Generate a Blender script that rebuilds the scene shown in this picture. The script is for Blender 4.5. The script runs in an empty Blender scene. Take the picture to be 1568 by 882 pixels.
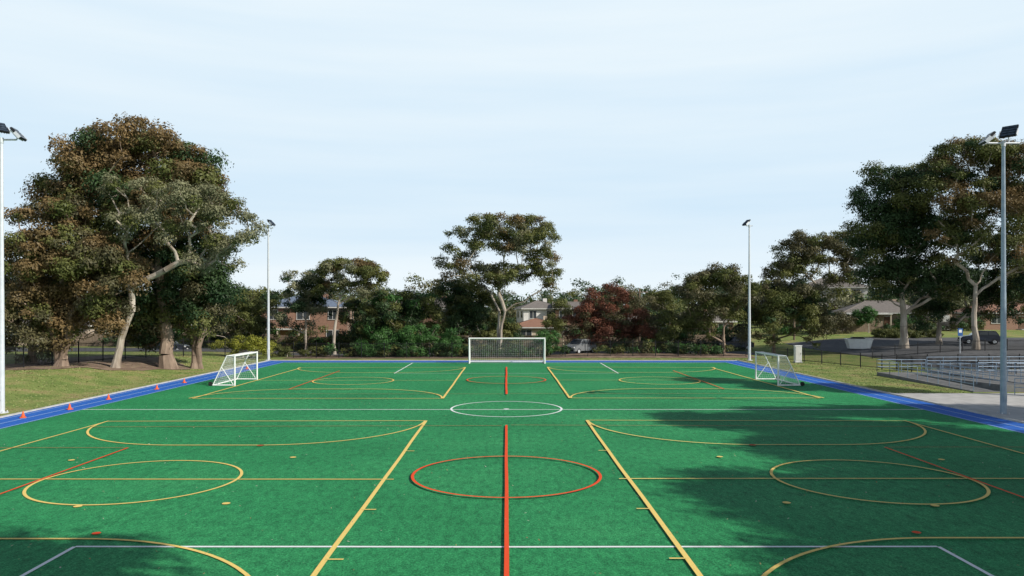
import bpy, math, random
import numpy as np
from mathutils import Vector, Matrix
random.seed(7); RS=np.random.RandomState(11)
sc=bpy.context.scene
sc.view_settings.view_transform='Standard'
sc.view_settings.look='None'
sc.view_settings.exposure=0

# ------------------------------------------------------------ materials
def newmat(name):
    m=bpy.data.materials.new(name); m.use_nodes=True
    nt=m.node_tree; b=nt.nodes['Principled BSDF']
    return m,nt,b
def N(nt,t,**k):
    n=nt.nodes.new(t)
    for a,v in k.items():
        if hasattr(n,a): setattr(n,a,v)
    return n
def ramp(nt,stops):
    r=nt.nodes.new('ShaderNodeValToRGB')
    el=r.color_ramp.elements
    el[0].position=stops[0][0]; el[0].color=(*stops[0][1],1)
    el[1].position=stops[-1][0]; el[1].color=(*stops[-1][1],1)
    for p,c in stops[1:-1]:
        e=el.new(p); e.color=(*c,1)
    return r
def noisemat(name,c1,c2,scale=3.0,rough=0.8,bump=0.0,bscale=None,metal=0.0,spec=0.3,stretch=None,detail=5):
    m,nt,b=newmat(name)
    tc=N(nt,'ShaderNodeNewGeometry')
    src=tc.outputs['Position']
    if stretch:
        mp=N(nt,'ShaderNodeMapping'); mp.inputs['Scale'].default_value=stretch
        nt.links.new(src,mp.inputs['Vector']); src=mp.outputs[0]
    n=N(nt,'ShaderNodeTexNoise'); n.inputs['Scale'].default_value=scale; n.inputs['Detail'].default_value=detail
    nt.links.new(src,n.inputs['Vector'])
    r=ramp(nt,[(0.3,c1),(0.7,c2)])
    nt.links.new(n.outputs['Fac'],r.inputs[0]); nt.links.new(r.outputs[0],b.inputs['Base Color'])
    b.inputs['Roughness'].default_value=rough; b.inputs['Metallic'].default_value=metal
    b.inputs['Specular IOR Level'].default_value=spec
    if bump>0:
        n2=N(nt,'ShaderNodeTexNoise'); n2.inputs['Scale'].default_value=bscale or scale*6
        nt.links.new(src,n2.inputs['Vector'])
        bp=N(nt,'ShaderNodeBump'); bp.inputs['Strength'].default_value=bump; bp.inputs['Distance'].default_value=0.02
        nt.links.new(n2.outputs['Fac'],bp.inputs['Height']); nt.links.new(bp.outputs[0],b.inputs['Normal'])
    return m

def turf_mat():
    m,nt,b=newmat('artificial_turf')
    g=N(nt,'ShaderNodeNewGeometry')
    big=N(nt,'ShaderNodeTexNoise'); big.inputs['Scale'].default_value=0.16; big.inputs['Detail'].default_value=4
    nt.links.new(g.outputs['Position'],big.inputs['Vector'])
    mp=N(nt,'ShaderNodeMapping'); mp.inputs['Scale'].default_value=(1.6,0.7,1)
    nt.links.new(g.outputs['Position'],mp.inputs['Vector'])
    mid=N(nt,'ShaderNodeTexNoise'); mid.inputs['Scale'].default_value=3.0; mid.inputs['Detail'].default_value=8; mid.inputs['Roughness'].default_value=0.75
    nt.links.new(mp.outputs[0],mid.inputs['Vector'])
    fine=N(nt,'ShaderNodeTexNoise'); fine.inputs['Scale'].default_value=24; fine.inputs['Detail'].default_value=6; fine.inputs['Roughness'].default_value=0.85
    nt.links.new(g.outputs['Position'],fine.inputs['Vector'])
    r1=ramp(nt,[(0.3,(0.019,0.190,0.068)),(0.5,(0.024,0.228,0.083)),(0.72,(0.035,0.262,0.096))])
    nt.links.new(big.outputs['Fac'],r1.inputs[0])
    r2=ramp(nt,[(0.3,(0.5,0.56,0.56)),(0.5,(1,1,1)),(0.68,(1.4,1.33,1.28))])
    nt.links.new(mid.outputs['Fac'],r2.inputs[0])
    r3=ramp(nt,[(0.34,(0.22,0.28,0.28)),(0.5,(1,1,1)),(0.64,(2.6,1.75,1.8))])
    nt.links.new(fine.outputs['Fac'],r3.inputs[0])
    a=N(nt,'ShaderNodeMix',data_type='RGBA',blend_type='MULTIPLY'); a.inputs[0].default_value=1
    nt.links.new(r1.outputs[0],a.inputs[6]); nt.links.new(r2.outputs[0],a.inputs[7])
    a2=N(nt,'ShaderNodeMix',data_type='RGBA',blend_type='MULTIPLY'); a2.inputs[0].default_value=1
    nt.links.new(a.outputs[2],a2.inputs[6]); nt.links.new(r3.outputs[0],a2.inputs[7])
    nt.links.new(a2.outputs[2],b.inputs['Base Color'])
    bp=N(nt,'ShaderNodeBump'); bp.inputs['Strength'].default_value=0.5; bp.inputs['Distance'].default_value=0.03
    nt.links.new(fine.outputs['Fac'],bp.inputs['Height']); nt.links.new(bp.outputs[0],b.inputs['Normal'])
    b.inputs['Roughness'].default_value=0.75; b.inputs['Specular IOR Level'].default_value=0.12
    return m
def linemat(name,col,turf=(0.02,0.20,0.08)):
    m,nt,b=newmat(name)
    g=N(nt,'ShaderNodeNewGeometry')
    n=N(nt,'ShaderNodeTexNoise'); n.inputs['Scale'].default_value=24; n.inputs['Detail'].default_value=6; n.inputs['Roughness'].default_value=0.85
    nt.links.new(g.outputs['Position'],n.inputs['Vector'])
    r=ramp(nt,[(0.34,tuple(0.55*c+0.45*t for c,t in zip(col,turf))),(0.44,tuple(c*0.92 for c in col)),(0.6,col)])
    nt.links.new(n.outputs['Fac'],r.inputs[0]); nt.links.new(r.outputs[0],b.inputs['Base Color'])
    b.inputs['Roughness'].default_value=0.8; b.inputs['Specular IOR Level'].default_value=0.15
    return m
def ground_mat():
    m,nt,b=newmat('natural_grass')
    g=N(nt,'ShaderNodeNewGeometry')
    n=N(nt,'ShaderNodeTexNoise'); n.inputs['Scale'].default_value=0.45; n.inputs['Detail'].default_value=8; n.inputs['Roughness'].default_value=0.65
    nt.links.new(g.outputs['Position'],n.inputs['Vector'])
    r=ramp(nt,[(0.3,(0.27,0.205,0.11)),(0.4,(0.29,0.27,0.11)),(0.52,(0.20,0.25,0.075)),(0.7,(0.11,0.18,0.045))])
    nt.links.new(n.outputs['Fac'],r.inputs[0])
    f=N(nt,'ShaderNodeTexNoise'); f.inputs['Scale'].default_value=9; f.inputs['Detail'].default_value=6; f.inputs['Roughness'].default_value=0.8
    nt.links.new(g.outputs['Position'],f.inputs['Vector'])
    r3=ramp(nt,[(0.3,(0.55,0.55,0.55)),(0.5,(1,1,1)),(0.7,(1.35,1.3,1.2))])
    nt.links.new(f.outputs['Fac'],r3.inputs[0])
    a=N(nt,'ShaderNodeMix',data_type='RGBA',blend_type='MULTIPLY'); a.inputs[0].default_value=1
    nt.links.new(r.outputs[0],a.inputs[6]); nt.links.new(r3.outputs[0],a.inputs[7])
    nt.links.new(a.outputs[2],b.inputs['Base Color'])
    bp=N(nt,'ShaderNodeBump'); bp.inputs['Strength'].default_value=0.8; bp.inputs['Distance'].default_value=0.06
    nt.links.new(f.outputs['Fac'],bp.inputs['Height']); nt.links.new(bp.outputs[0],b.inputs['Normal'])
    b.inputs['Roughness'].default_value=0.9; b.inputs['Specular IOR Level'].default_value=0.1
    return m
def leaf_mat():
    m,nt,b=newmat('foliage')
    at=N(nt,'ShaderNodeAttribute'); at.attribute_name='leafcol'
    nt.links.new(at.outputs['Color'],b.inputs['Base Color'])
    b.inputs['Roughness'].default_value=0.5; b.inputs['Specular IOR Level'].default_value=0.22
    tr=N(nt,'ShaderNodeBsdfTranslucent'); nt.links.new(at.outputs['Color'],tr.inputs['Color'])
    mx=N(nt,'ShaderNodeMixShader'); mx.inputs[0].default_value=0.22
    nt.links.new(b.outputs[0],mx.inputs[1]); nt.links.new(tr.outputs[0],mx.inputs[2])
    nt.links.new(mx.outputs[0],nt.nodes['Material Output'].inputs['Surface'])
    return m
def attr_mat(name,rough=0.8):
    m,nt,b=newmat(name)
    at=N(nt,'ShaderNodeAttribute'); at.attribute_name='leafcol'
    nt.links.new(at.outputs['Color'],b.inputs['Base Color']); b.inputs['Roughness'].default_value=rough
    return m
def brick_mat(name,c1,c2,mortar):
    m,nt,b=newmat(name)
    tc=N(nt,'ShaderNodeTexCoord')
    br=N(nt,'ShaderNodeTexBrick'); br.inputs['Scale'].default_value=1.0
    br.inputs['Color1'].default_value=(*c1,1); br.inputs['Color2'].default_value=(*c2,1); br.inputs['Mortar'].default_value=(*mortar,1)
    br.inputs['Brick Width'].default_value=0.24; br.inputs['Row Height'].default_value=0.086; br.inputs['Mortar Size'].default_value=0.01
    mp=N(nt,'ShaderNodeMapping'); mp.inputs['Rotation'].default_value=(math.radians(90),0,0)
    nt.links.new(tc.outputs['Object'],mp.inputs[0]); nt.links.new(mp.outputs[0],br.inputs['Vector'])
    nt.links.new(br.outputs['Color'],b.inputs['Base Color']); b.inputs['Roughness'].default_value=0.85
    return m
def tile_mat(name,c1,c2):
    m,nt,b=newmat(name)
    tc=N(nt,'ShaderNodeNewGeometry')
    w=N(nt,'ShaderNodeTexWave',wave_type='BANDS',bands_direction='Z'); w.inputs['Scale'].default_value=2.2; w.inputs['Distortion'].default_value=0.4
    nt.links.new(tc.outputs['Position'],w.inputs['Vector'])
    n=N(nt,'ShaderNodeTexNoise'); n.inputs['Scale'].default_value=3; n.inputs['Detail'].default_value=6
    nt.links.new(tc.outputs['Position'],n.inputs['Vector'])
    ad=N(nt,'ShaderNodeMath',operation='MULTIPLY_ADD'); ad.inputs[1].default_value=0.35
    nt.links.new(w.outputs['Fac'],ad.inputs[0]); nt.links.new(n.outputs['Fac'],ad.inputs[2])
    r=ramp(nt,[(0.35,c1),(0.85,c2)]); nt.links.new(ad.outputs[0],r.inputs[0])
    nt.links.new(r.outputs[0],b.inputs['Base Color']); b.inputs['Roughness'].default_value=0.75
    return m
def glass_mat():
    m,nt,b=newmat('window_glass')
    n=N(nt,'ShaderNodeTexNoise'); n.inputs['Scale'].default_value=0.8
    r=ramp(nt,[(0.35,(0.015,0.02,0.025)),(0.7,(0.07,0.08,0.09))]); nt.links.new(n.outputs['Fac'],r.inputs[0])
    nt.links.new(r.outputs[0],b.inputs['Base Color']); b.inputs['Roughness'].default_value=0.08; b.inputs['Specular IOR Level'].default_value=0.7
    return m

M={}
M['turf']=turf_mat(); M['ground']=ground_mat(); M['leaf']=leaf_mat(); M['litter']=attr_mat('leaf_litter')
M['white']=linemat('line_white',(0.82,0.86,0.85)); M['yellow']=linemat('line_yellow',(0.85,0.62,0.19))
M['red']=linemat('line_red',(0.82,0.085,0.025)); M['dred']=linemat('line_dull_red',(0.40,0.085,0.03))
M['track']=noisemat('blue_track',(0.014,0.10,0.42),(0.02,0.14,0.54),3,0.8,0.3,40)
M['trackline']=noisemat('track_line',(0.4,0.55,0.7),(0.55,0.67,0.78),6,0.8)
M['conc']=noisemat('concrete',(0.36,0.35,0.335),(0.5,0.485,0.465),1.3,0.85,0.2,20)
M['wallconc']=noisemat('wall_concrete',(0.13,0.13,0.13),(0.2,0.2,0.195),1.3,0.85,0.2,20)
M['kerb']=noisemat('kerb_concrete',(0.40,0.39,0.36),(0.55,0.54,0.5),2,0.85)
M['asph']=noisemat('asphalt',(0.065,0.066,0.07),(0.12,0.12,0.124),2,0.9,0.3,60)
M['gal']=noisemat('galvanised_steel',(0.55,0.58,0.62),(0.66,0.69,0.72),3,0.45,metal=0.15)
M['polesteel']=noisemat('pole_steel',(0.24,0.31,0.39),(0.34,0.41,0.48),3,0.4,metal=0.3)
M['rail']=noisemat('rail_steel',(0.17,0.24,0.33),(0.27,0.35,0.45),3,0.4,metal=0.2)
M['black']=noisemat('black_powdercoat',(0.012,0.012,0.014),(0.022,0.022,0.025),5,0.45)
M['wpaint']=noisemat('white_paint',(0.76,0.76,0.74),(0.84,0.84,0.82),4,0.4)
M['net']=noisemat('net_cord',(0.5,0.52,0.53),(0.65,0.66,0.67),4,0.8)
M['orange']=noisemat('cone_orange',(0.7,0.10,0.02),(0.8,0.14,0.03),4,0.5)
M['led']=noisemat('led_panel',(0.02,0.03,0.045),(0.06,0.08,0.11),9,0.2)
M['bark_p']=noisemat('bark_pale',(0.22,0.17,0.13),(0.52,0.46,0.39),1.6,0.85,0.5,8,stretch=(1,1,0.35))
M['bark_b']=noisemat('bark_tan',(0.15,0.105,0.078),(0.38,0.285,0.215),1.6,0.85,0.5,8,stretch=(1,1,0.35))
M['bark_d']=noisemat('bark_dark',(0.07,0.05,0.04),(0.20,0.15,0.115),1.6,0.9,0.6,8,stretch=(1,1,0.35))
M['glass']=glass_mat()
M['brick_o']=brick_mat('brick_orange',(0.30,0.145,0.085),(0.23,0.105,0.065),(0.27,0.22,0.18))
M['brick_c']=brick_mat('brick_cream',(0.40,0.30,0.20),(0.34,0.24,0.165),(0.36,0.32,0.28))
M['render_w']=noisemat('render_white',(0.55,0.53,0.5),(0.68,0.66,0.63),1.2,0.85)
M['render_c']=noisemat('render_cream',(0.45,0.38,0.29),(0.55,0.47,0.37),1.2,0.85)
M['tile_b']=tile_mat('roof_tile_slate',(0.08,0.11,0.17),(0.17,0.21,0.28))
M['tile_g']=tile_mat('roof_tile_grey',(0.12,0.105,0.095),(0.21,0.185,0.165))
M['tile_t']=tile_mat('roof_tile_terracotta',(0.20,0.10,0.065),(0.29,0.155,0.10))
M['trim']=noisemat('trim_paint',(0.5,0.49,0.46),(0.62,0.61,0.58),3,0.5)
M['door']=noisemat('door_timber',(0.10,0.05,0.03),(0.16,0.09,0.05),4,0.6)
M['silver']=noisemat('car_silver',(0.42,0.44,0.46),(0.48,0.5,0.52),1,0.25,metal=0.6)
M['darkcar']=noisemat('car_dark',(0.03,0.035,0.05),(0.045,0.05,0.07),1,0.2,metal=0.3)
M['tyre']=noisemat('tyre',(0.015,0.015,0.015),(0.03,0.03,0.03),8,0.9)
M['lamp']=noisemat('lamp_lens',(0.6,0.6,0.58),(0.8,0.8,0.78),6,0.1)
M['tail']=noisemat('tail_lens',(0.35,0.01,0.01),(0.45,0.02,0.02),6,0.2)
M['timber']=noisemat('timber_paling',(0.14,0.10,0.07),(0.26,0.2,0.15),2,0.9,stretch=(6,6,0.4))
M['blue']=noisemat('sign_blue',(0.02,0.09,0.3),(0.03,0.12,0.36),4,0.5)
M['mulch']=noisemat('bark_mulch',(0.13,0.085,0.06),(0.29,0.21,0.15),1.2,0.95,0.8,14,detail=8)

# ------------------------------------------------------------ mesh builder
class MB:
    def __init__(s): s.v=[]; s.f=[]; s.m=[]; s.mats=[]
    def mi(s,k):
        if k not in s.mats: s.mats.append(k)
        return s.mats.index(k)
    def add(s,vs,fs,k):
        o=len(s.v); s.v+= [tuple(v) for v in vs]; i=s.mi(k)
        for f in fs: s.f.append(tuple(o+a for a in f)); s.m.append(i)
    def box(s,c,d,k,rz=0,taper=1.0,rx=0):
        x,y,z=[a/2 for a in d]
        vs=[(-x,-y,-z),(x,-y,-z),(x,y,-z),(-x,y,-z),(-x*taper,-y*taper,z),(x*taper,-y*taper,z),(x*taper,y*taper,z),(-x*taper,y*taper,z)]
        R=Matrix.Rotation(rz,3,'Z')@Matrix.Rotation(rx,3,'X')
        vs=[R@Vector(v)+Vector(c) for v in vs]
        s.add(vs,[(0,3,2,1),(4,5,6,7),(0,1,5,4),(1,2,6,5),(2,3,7,6),(3,0,4,7)],k)
    def tube(s,a,b,r0,r1,k,n=8,cap=True):
        a=Vector(a); b=Vector(b); d=b-a
        if d.length<1e-5: return
        q=d.to_track_quat('Z','Y').to_matrix()
        vs=[];
        for (p,r) in ((a,r0),(b,r1)):
            for i in range(n):
                t=2*math.pi*i/n; vs.append(p+q@Vector((r*math.cos(t),r*math.sin(t),0)))
        fs=[(i,(i+1)%n,n+(i+1)%n,n+i) for i in range(n)]
        if cap: fs+=[tuple(range(n-1,-1,-1)),tuple(range(n,2*n))]
        s.add(vs,fs,k)
    def obj(s,name,parent=None,smooth=False,loc=None):
        me=bpy.data.meshes.new(name)
        v=s.v
        if loc is not None: v=[(a[0]-loc[0],a[1]-loc[1],a[2]-loc[2]) for a in v]
        me.from_pydata(v,[],s.f)
        for k in s.mats: me.materials.append(M[k])
        me.polygons.foreach_set('material_index',s.m)
        if smooth: me.polygons.foreach_set('use_smooth',[True]*len(s.f))
        me.update()
        o=bpy.data.objects.new(name,me); sc.collection.objects.link(o)
        if loc is not None: o.location=loc
        if parent: o.parent=parent
        return o
def empty(name,loc=(0,0,0),rz=0):
    e=bpy.data.objects.new(name,None); sc.collection.objects.link(e); e.location=loc; e.rotation_euler[2]=rz; e.empty_display_size=0.5
    return e

# ------------------------------------------------------------ terrain
def ss(t): t=np.clip(t,0,1); return t*t*(3-2*t)
def H(x,y):
    x=np.asarray(x,float); y=np.asarray(y,float)
    h=0.9*ss((-x-25.2)/9)*ss((y-5)/20)*(1-0.5*ss((y-70)/15))
    h=h+1.0*ss((x-33)/17)*ss((y-62)/20)
    h=h+1.1*ss((x-20)/25)*ss((y-92)/30)
    h=h+0.35*ss((y-79)/5)*ss((x-2)/8)*(1-ss((x-24)/6))*(1-ss((y-84)/6))
    h=h+5.0*ss((y-135)/160)
    return h
def Hf(x,y): return float(H(x,y))
def axis(lo,hi,step,far):
    a=list(np.arange(lo,hi+1e-6,step)); p=[];q=[]; d=step
    x=lo
    while x>-far: d*=1.35; x-=d; p.append(x)
    d=step; x=hi
    while x<far: d*=1.35; x+=d; q.append(x)
    return np.array(p[::-1]+a+q)
xs=axis(-60,80,1.0,2600); ys=axis(-30,150,1.0,3000)
def mesh_quads(name,V,F,mats,mi,col,smooth=False,parent=None):
    me=bpy.data.meshes.new(name)
    nf=len(F)
    me.vertices.add(len(V)); me.vertices.foreach_set('co',np.ascontiguousarray(V,dtype=np.float32).ravel())
    me.loops.add(nf*4); me.loops.foreach_set('vertex_index',np.ascontiguousarray(F,dtype=np.int32).ravel())
    me.polygons.add(nf); me.polygons.foreach_set('loop_start',np.arange(0,nf*4,4,dtype=np.int32))
    try: me.polygons.foreach_set('loop_total',np.full(nf,4,dtype=np.int32))
    except Exception: pass
    for k in mats: me.materials.append(M[k])
    if mi is not None: me.polygons.foreach_set('material_index',np.ascontiguousarray(mi,dtype=np.int32))
    sm=np.zeros(nf,bool) if not smooth else np.ones(nf,bool)
    me.polygons.foreach_set('use_smooth',sm)
    if col is not None:
        a=me.color_attributes.new('leafcol','FLOAT_COLOR','POINT')
        a.data.foreach_set('color',np.ascontiguousarray(col,dtype=np.float32).ravel())
    me.update(calc_edges=True); me.validate()
    o=bpy.data.objects.new(name,me); sc.collection.objects.link(o)
    if parent: o.parent=parent
    return o
def sheet(name,xs,ys,mat,dz):
    X,Y=np.meshgrid(xs,ys); Z=H(X,Y)+dz
    V=np.stack([X.ravel(),Y.ravel(),Z.ravel()],1)
    nx=len(xs); ny=len(ys)
    i=np.arange(nx-1)[None,:]+nx*np.arange(ny-1)[:,None]; i=i.ravel()
    F=np.stack([i,i+1,i+nx+1,i+nx],1)
    return mesh_quads(name,V,F,[mat],None,None,True)
sheet('ground',xs,ys,'ground',0.0)

def rect(name,x0,x1,y0,y1,z,mat,th=0):
    mb=MB()
    if th: mb.box(((x0+x1)/2,(y0+y1)/2,z-th/2),(x1-x0,y1-y0,th),mat)
    else: mb.add([(x0,y0,z),(x1,y0,z),(x1,y1,z),(x0,y1,z)],[(0,1,2,3)],mat)
    return mb.obj(name)
FX0,FX1,FY0,FY1=-22.1,21.75,-25,74.6
rect('artificial_turf_field',FX0,FX1,FY0,FY1,0.012,'turf')
mb=MB()
TX0,TX1,TY1=-24.3,23.7,77.0
z=0.016
mb.add([(TX0,FY0,z),(FX0,FY0,z),(FX0,TY1,z),(TX0,TY1,z)],[(0,1,2,3)],'track')
mb.add([(FX1,FY0,z),(TX1,FY0,z),(TX1,TY1,z),(FX1,TY1,z)],[(0,1,2,3)],'track')
mb.add([(FX0,FY1,z),(FX1,FY1,z),(FX1,TY1,z),(FX0,TY1,z)],[(0,1,2,3)],'track')
z=0.021
def frame(ix,w,z):
    x0,x1,y1=FX0-ix,FX1+ix,FY1+ix
    mb.add([(x0-w,FY0,z),(x0,FY0,z),(x0,y1,z),(x0-w,y1+w,z)],[(0,1,2,3)],'trackline')
    mb.add([(x1,FY0,z),(x1+w,FY0,z),(x1+w,y1+w,z),(x1,y1,z)],[(0,1,2,3)],'trackline')
    mb.add([(x0,y1,z),(x1,y1,z),(x1+w,y1+w,z),(x0-w,y1+w,z)],[(0,1,2,3)],'trackline')
frame(0.04,0.05,z); frame(0.98,0.05,z); frame(1.86,0.05,z)
mb.obj('running_track')
mb=MB()
mb.box((TX0-0.09,(FY0+TY1)/2,0.02),(0.16,TY1-FY0,0.12),'kerb')
mb.box((TX1+0.09,(FY0+TY1)/2,0.02),(0.16,TY1-FY0,0.12),'kerb')
mb.box(((TX0+TX1)/2,TY1+0.09,0.02),(TX1-TX0+0.34,0.16,0.12),'kerb')
mb.obj('concrete_kerb')

# ------------------------------------------------------------ line markings
LZ=[0.020]
lm=MB()
def nz(): LZ[0]+=0.0007; return LZ[0]
def strip(pts,w,k,closed=False):
    P=[Vector((p[0],p[1])) for p in pts]; n=len(P); z=nz(); vs=[]
    for i in range(n):
        if closed: a=P[(i-1)%n]; b=P[(i+1)%n]
        else: a=P[max(i-1,0)]; b=P[min(i+1,n-1)]
        d=(b-a).normalized(); q=Vector((-d.y,d.x))*w/2
        vs+=[(P[i].x+q.x,P[i].y+q.y,z),(P[i].x-q.x,P[i].y-q.y,z)]
    m=n if closed else n-1
    fs=[(2*i+1,2*((i+1)%n)+1,2*((i+1)%n),2*i) for i in range(m)]
    lm.add(vs,fs,k)
def seg(a,b,w,k,wob=0.010):
    L=math.dist(a,b); n=max(2,int(L/0.7)); 
    dx,dy=(b[0]-a[0])/L,(b[1]-a[1])/L; ph=random.random()*9
    pts=[]
    for i in range(n+1):
        t=i/n; o=wob*math.sin(t*L*0.35+ph)+wob*0.5*math.sin(t*L*0.9+2*ph)
        pts.append((a[0]+dx*L*t-dy*o,a[1]+dy*L*t+dx*o))
    strip(pts,w,k)
def circ(cx,cy,r,w,k,ry=None):
    ry=ry or r
    strip([(cx+r*math.cos(t),cy+ry*math.sin(t)) for t in np.linspace(0,2*math.pi,97)[:-1]],w,k,True)
def dee(cx,y0,sgn,k,flat=1.6,r=5.8,ry=5.8,w=0.085):
    pts=[(cx-flat-r*math.cos(t),y0+sgn*ry*math.sin(t)) for t in np.linspace(0,math.pi/2,24)]
    pts+=[(cx+flat+r*math.sin(t),y0+sgn*ry*math.cos(t)) for t in np.linspace(0,math.pi/2,24)]
    strip(pts,w,k)
def spot(x,y,k,r=0.13):
    z=nz(); lm.add([(x+r*math.cos(t),y+r*math.sin(t),z) for t in np.linspace(0,2*math.pi,13)[:-1]],[tuple(range(12))],k)
seg((FX0,39.2),(FX1,39.2),0.11,'white'); circ(0,39.6,2.9,0.11,'white',3.1); spot(0,39.4,'white',0.15)
seg((-9.45,16.45),(9.45,16.45),0.095,'white'); seg((-9.45,16.45),(-9.45,-1),0.095,'white'); seg((9.45,16.45),(9.45,-1),0.095,'white')
seg((-9.2,61.6),(9.2,61.6),0.07,'white'); seg((-9.2,61.6),(-9.2,73.6),0.10,'white'); seg((9.2,61.6),(9.2,73.6),0.10,'white')
seg((-21.6,73.7),(21.3,73.7),0.1,'white'); 
for s in(-1,1):
    cx=11.2*s
    seg((3.75*s,-6),(3.75*s,35.2),0.12,'yellow')
    seg((18.6*s,-6),(18.6*s,35.0),0.09,'yellow')
    seg((3.75*s,35.2),(18.6*s,35.0),0.095,'yellow')
    seg((3.45*s,23.0),(18.6*s,23.0),0.085,'yellow')
    circ(cx,22.9,2.95,0.09,'yellow')
    dee(cx,35.1,-1,'yellow',ry=6.3,w=0.095); dee(cx,10.8,1,'yellow',ry=6.2,w=0.09)
    for yy in (27.6,19.5,15.6): seg((3.38*s,yy),(3.75*s,yy),0.07,'yellow')
    for (px,py) in ((7.5,20.1),(11.3,19.8),(7.5,26.4),(15.0,25.9)): spot(px*s,py,'yellow',0.11)
    spot(9.5*s,17.4,'red',0.1); spot(9.4*s,28.7,'dred',0.14)
    seg((3.72*s,44),(3.72*s,68),0.13,'yellow'); seg((18.4*s,44),(18.4*s,67.4),0.12,'yellow')
    seg((3.72*s,44),(18.4*s,44),0.10,'yellow'); seg((3.72*s,68),(18.4*s,67.4),0.12,'yellow')
    seg((3.72*s,55.3),(18.4*s,55.3),0.07,'yellow'); circ(cx,55.0,2.9,0.11,'yellow')
    dee(cx,44,1,'yellow',ry=5.3,w=.11); dee(cx,67.7,-1,'yellow',ry=5.6,w=.11)
    seg((14.2*s,28.2),(14.2*s,5),0.075,'red'); seg((14.2*s,28.2),(21.0*s,28.2),0.05,'dred')
    seg((14.2*s,49),(14.2*s,64),0.085,'red'); seg((10*s,49),(14.2*s,49),0.05,'dred')
    seg((0.2*s,33.6),(18.3*s,33.2),0.055,'dred'); seg((0.2*s,46.3),(18*s,46.3),0.06,'dred')
seg((0,-6),(0,33.6),0.10,'red',0.006); circ(0,23.5,2.92,0.09,'red'); seg((0,46),(0,68),0.13,'red'); circ(0,55.5,2.9,0.10,'red')
lm.obj('line_markings')

# leaf litter on the turf
n=1300
Y=12+50*RS.rand(n)**1.6; X=RS.uniform(-22,21.7,n)
c=np.stack([X,Y,np.full(n,0.085)],1)
L=RS.uniform(0.012,0.042,n); W=L*RS.uniform(0.3,0.6,n); a=RS.rand(n)*6.28; tl=RS.uniform(-0.015,0.015,n)
t=np.stack([np.cos(a)*L,np.sin(a)*L,tl],1); b_=np.stack([-np.sin(a)*W,np.cos(a)*W,-tl*0.3],1)
V=np.stack([c-t,c-b_,c+t,c+b_],1).reshape(-1,3)
cc=np.array([[0.45,0.38,0.25],[0.30,0.15,0.07],[0.5,0.47,0.4],[0.38,0.28,0.12]])[RS.randint(0,4,n)]
cc=np.repeat(cc,4,0); cc=np.c_[cc,np.ones(len(cc))]
mesh_quads('fallen_leaves',V,np.arange(4*n).reshape(-1,4),['litter'],None,cc)

# ------------------------------------------------------------ trees
PAL={
 'olive':((0.064,0.088,0.024),(0.165,0.168,0.052)),
 'brown':((0.090,0.076,0.034),(0.240,0.158,0.070)),
 'grey':((0.115,0.132,0.072),(0.275,0.265,0.150)),
 'dark':((0.020,0.048,0.021),(0.062,0.104,0.038)),
 'green':((0.028,0.085,0.023),(0.080,0.180,0.045)),
 'red':((0.085,0.036,0.024),(0.22,0.085,0.052)),
 'lime':((0.14,0.16,0.02),(0.32,0.32,0.05)),
 'dim':((0.064,0.064,0.034),(0.145,0.130,0.062)),
}
def leafcloud(C,R,per,size,pal,flat=0.75,droop=0.5,shell=0.35):
    k=np.maximum(8,(per*(R/np.mean(R))**2).astype(int))
    idx=np.repeat(np.arange(len(C)),k); n=len(idx)
    d=RS.normal(size=(n,3)); d/=np.linalg.norm(d,axis=1)[:,None]
    low=(d[:,2]<-0.2)&(RS.rand(n)<0.5); d[low,2]*=-1
    rr=shell+(1-shell)*RS.rand(n)**0.5; rr*=1+0.11*RS.normal(size=n)
    ph=RS.rand(len(C),3)[idx]*6.28
    rr*=1+0.20*np.sin(d[:,0]*5+ph[:,0])*np.sin(d[:,1]*5+ph[:,1])+0.13*np.sin(d[:,2]*7+ph[:,2])
    off=d*rr[:,None]*R[idx][:,None]; off[:,2]*=flat
    c=C[idx]+off
    nn=d*1.0+RS.normal(size=(n,3))*0.42; nn[:,2]+=0.2; nn/=np.linalg.norm(nn,axis=1)[:,None]
    t=RS.normal(size=(n,3)); t[:,2]-=droop*1.6; t-=nn*np.sum(t*nn,1)[:,None]; t/=np.linalg.norm(t,axis=1)[:,None]+1e-9
    b=np.cross(nn,t)
    L=size*RS.uniform(0.6,1.35,n)[:,None]; W=L*RS.uniform(0.36,0.62,n)[:,None]
    V=np.stack([c-t*L/2,c-b*W/2+t*L*0.1,c+t*L/2,c+b*W/2+t*L*0.1],1).reshape(-1,3)
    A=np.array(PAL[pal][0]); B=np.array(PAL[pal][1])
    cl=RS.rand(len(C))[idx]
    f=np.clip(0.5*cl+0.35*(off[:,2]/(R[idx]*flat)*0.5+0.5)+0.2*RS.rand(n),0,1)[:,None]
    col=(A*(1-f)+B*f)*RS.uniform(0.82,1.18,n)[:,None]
    col=np.repeat(col,4,0); col=np.c_[col,np.ones(len(col))]
    return V,col
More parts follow.
